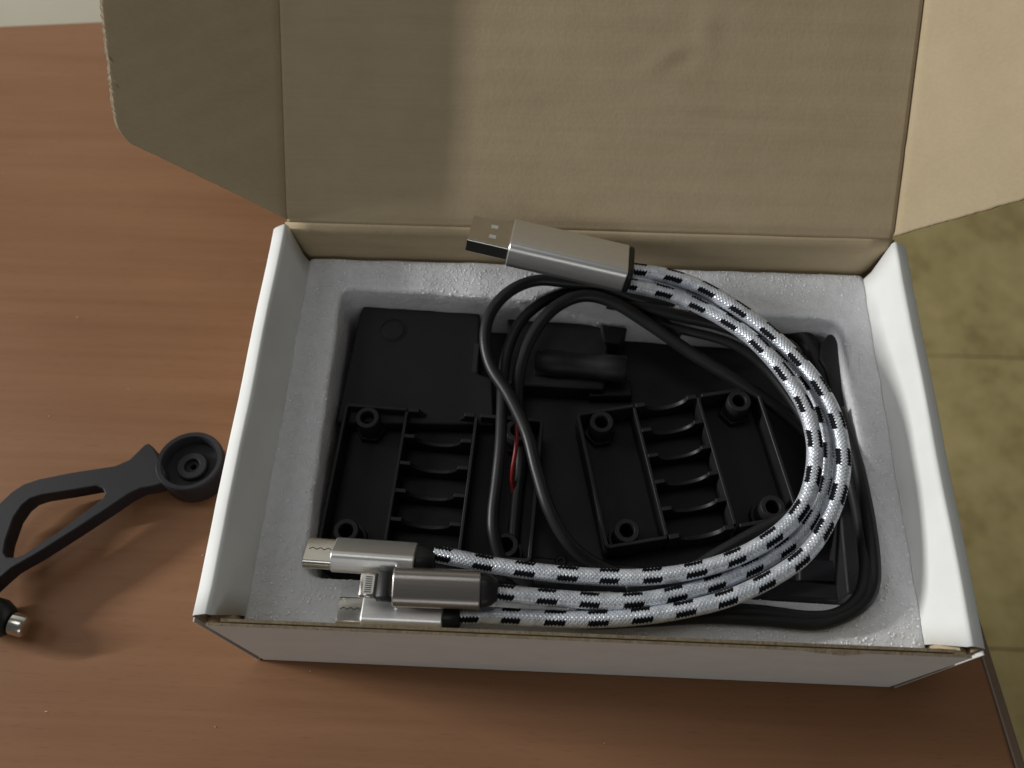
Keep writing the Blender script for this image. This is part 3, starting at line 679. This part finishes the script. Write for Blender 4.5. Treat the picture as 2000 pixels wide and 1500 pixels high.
hol = [(-6.834,4.340,1.150), (-6.086,4.503,1.150), (-5.250,4.704,1.150), (-5.007,4.630,1.150), (-4.906,4.484,1.150), (-4.948,4.284,1.150), (-5.108,4.113,1.150), (-5.900,3.287,1.150), (-6.808,2.478,1.150), (-7.023,2.376,1.150), (-7.301,2.380,1.150), (-7.440,2.530,1.150), (-7.492,2.889,1.150), (-7.467,3.610,1.150), (-7.332,3.990,1.150), (-7.145,4.212,1.150)]
bm = bmesh.new()
def edge_loop(pts, z):
    vs = [bm.verts.new((p[0], p[1], z)) for p in pts]; es = [bm.edges.new((vs[i], vs[(i+1) % len(vs)])) for i in range(len(vs))]; return vs, es
vo, eo = edge_loop(out, ZT); vh, eh = edge_loop(hol, ZT)
r_ = bmesh.ops.triangle_fill(bm, edges=eo+eh, use_beauty=True, use_dissolve=False)
top = [f for f in bm.faces]; vm = {v: bm.verts.new((v.co.x, v.co.y, ZT-.62)) for v in vo+vh}
for f in top: bm.faces.new([vm[v] for v in f.verts][::-1])
for L__ in (vo, vh):
    for i in range(len(L__)): a1, a2 = L__[i], L__[(i+1) % len(L__)]; bm.faces.new((a1, a2, vm[a2], vm[a1]))
build('arm', fix(bm), GREYP, arm, bevel=.035, seg=2)
cc = Vector((-2.555,5.540,1.150)); Mc = Matrix.Translation((cc.x, cc.y, 0)) @ Matrix.Rotation(R(-6), 4, 'X')
bm = bmesh.new(); lathe(bm, [(.10, .70), (.82, .70), (.86, 1.10), (.88, 1.14), (1.0, 1.15), (1.03, 1.12), (1.045, 1.04), (1.0, .22), (.93, .14), (.10, .14)], 56, Mc, True)
build('cup', fix(bm), GREYP, arm, smooth=True).data.set_sharp_from_angle(angle=R(40))
bm = bmesh.new(); lathe(bm, [(.24, .4), (.24, .84), (.26, .86), (.44, .86), (.48, .82), (.50, .4)], 40, Mc @ Matrix.Translation((0, -.02, 0)), True); build('centre_boss', fix(bm), GREYP, arm, smooth=True).data.set_sharp_from_angle(angle=R(40))
# clamp foot and its metal bolt at the lower end
k0, k1 = Vector((-8.291,0.897,0.750)), Vector((-6.897,0.600,0.620))
ax = (k1-k0); Lk = ax.length; M = Matrix.Translation(k0) @ ax.to_track_quat('Z', 'Y').to_matrix().to_4x4()
bm = bmesh.new(); lathe(bm, [(.001, 0), (.55, 0), (.58, .1), (.58, Lk-.35), (.46, Lk-.1), (.36, Lk), (.001, Lk)], 28, M); build('clamp_foot', fix(bm), RUBBER, arm, bevel=.02)
bm = bmesh.new(); lathe(bm, [(.001, Lk-.02), (.20, Lk-.02), (.28, Lk+.03), (.32, Lk+.08), (.325, Lk+.40), (.29, Lk+.48), (.20, Lk+.52), (.001, Lk+.53)], 36, M); build('metal_bolt', fix(bm), STEEL, arm, smooth=True).data.set_sharp_from_angle(angle=R(35))
# a few dust specks on the table
bm = bmesh.new(); rd = random.Random(11)
specks = [(-8.053,7.519,0.000), (1.903,-0.289,0.000), (-1.945,2.995,0.000), (-1.323,26.140,0.000), (-8.186,11.397,0.000), (-5.459,-1.713,0.000), (-0.558,-1.914,0.000), (-5.662,8.633,0.000), (10.391,-1.875,0.000), (-12.088,18.859,0.000)]
for p in specks:
    M = Matrix.Translation((p[0], p[1], .012)) @ Matrix.Rotation(rd.uniform(0, 3), 4, 'Z') @ Matrix.Diagonal((rd.uniform(.015, .05), rd.uniform(.008, .015), .01, 1))
    bmesh.ops.create_icosphere(bm, subdivisions=1, radius=1, matrix=M)
du = build('dust_specks', bm, DUST); tag(du, 'tiny pale dust specks scattered on the wooden table', 'dust', kind='stuff')
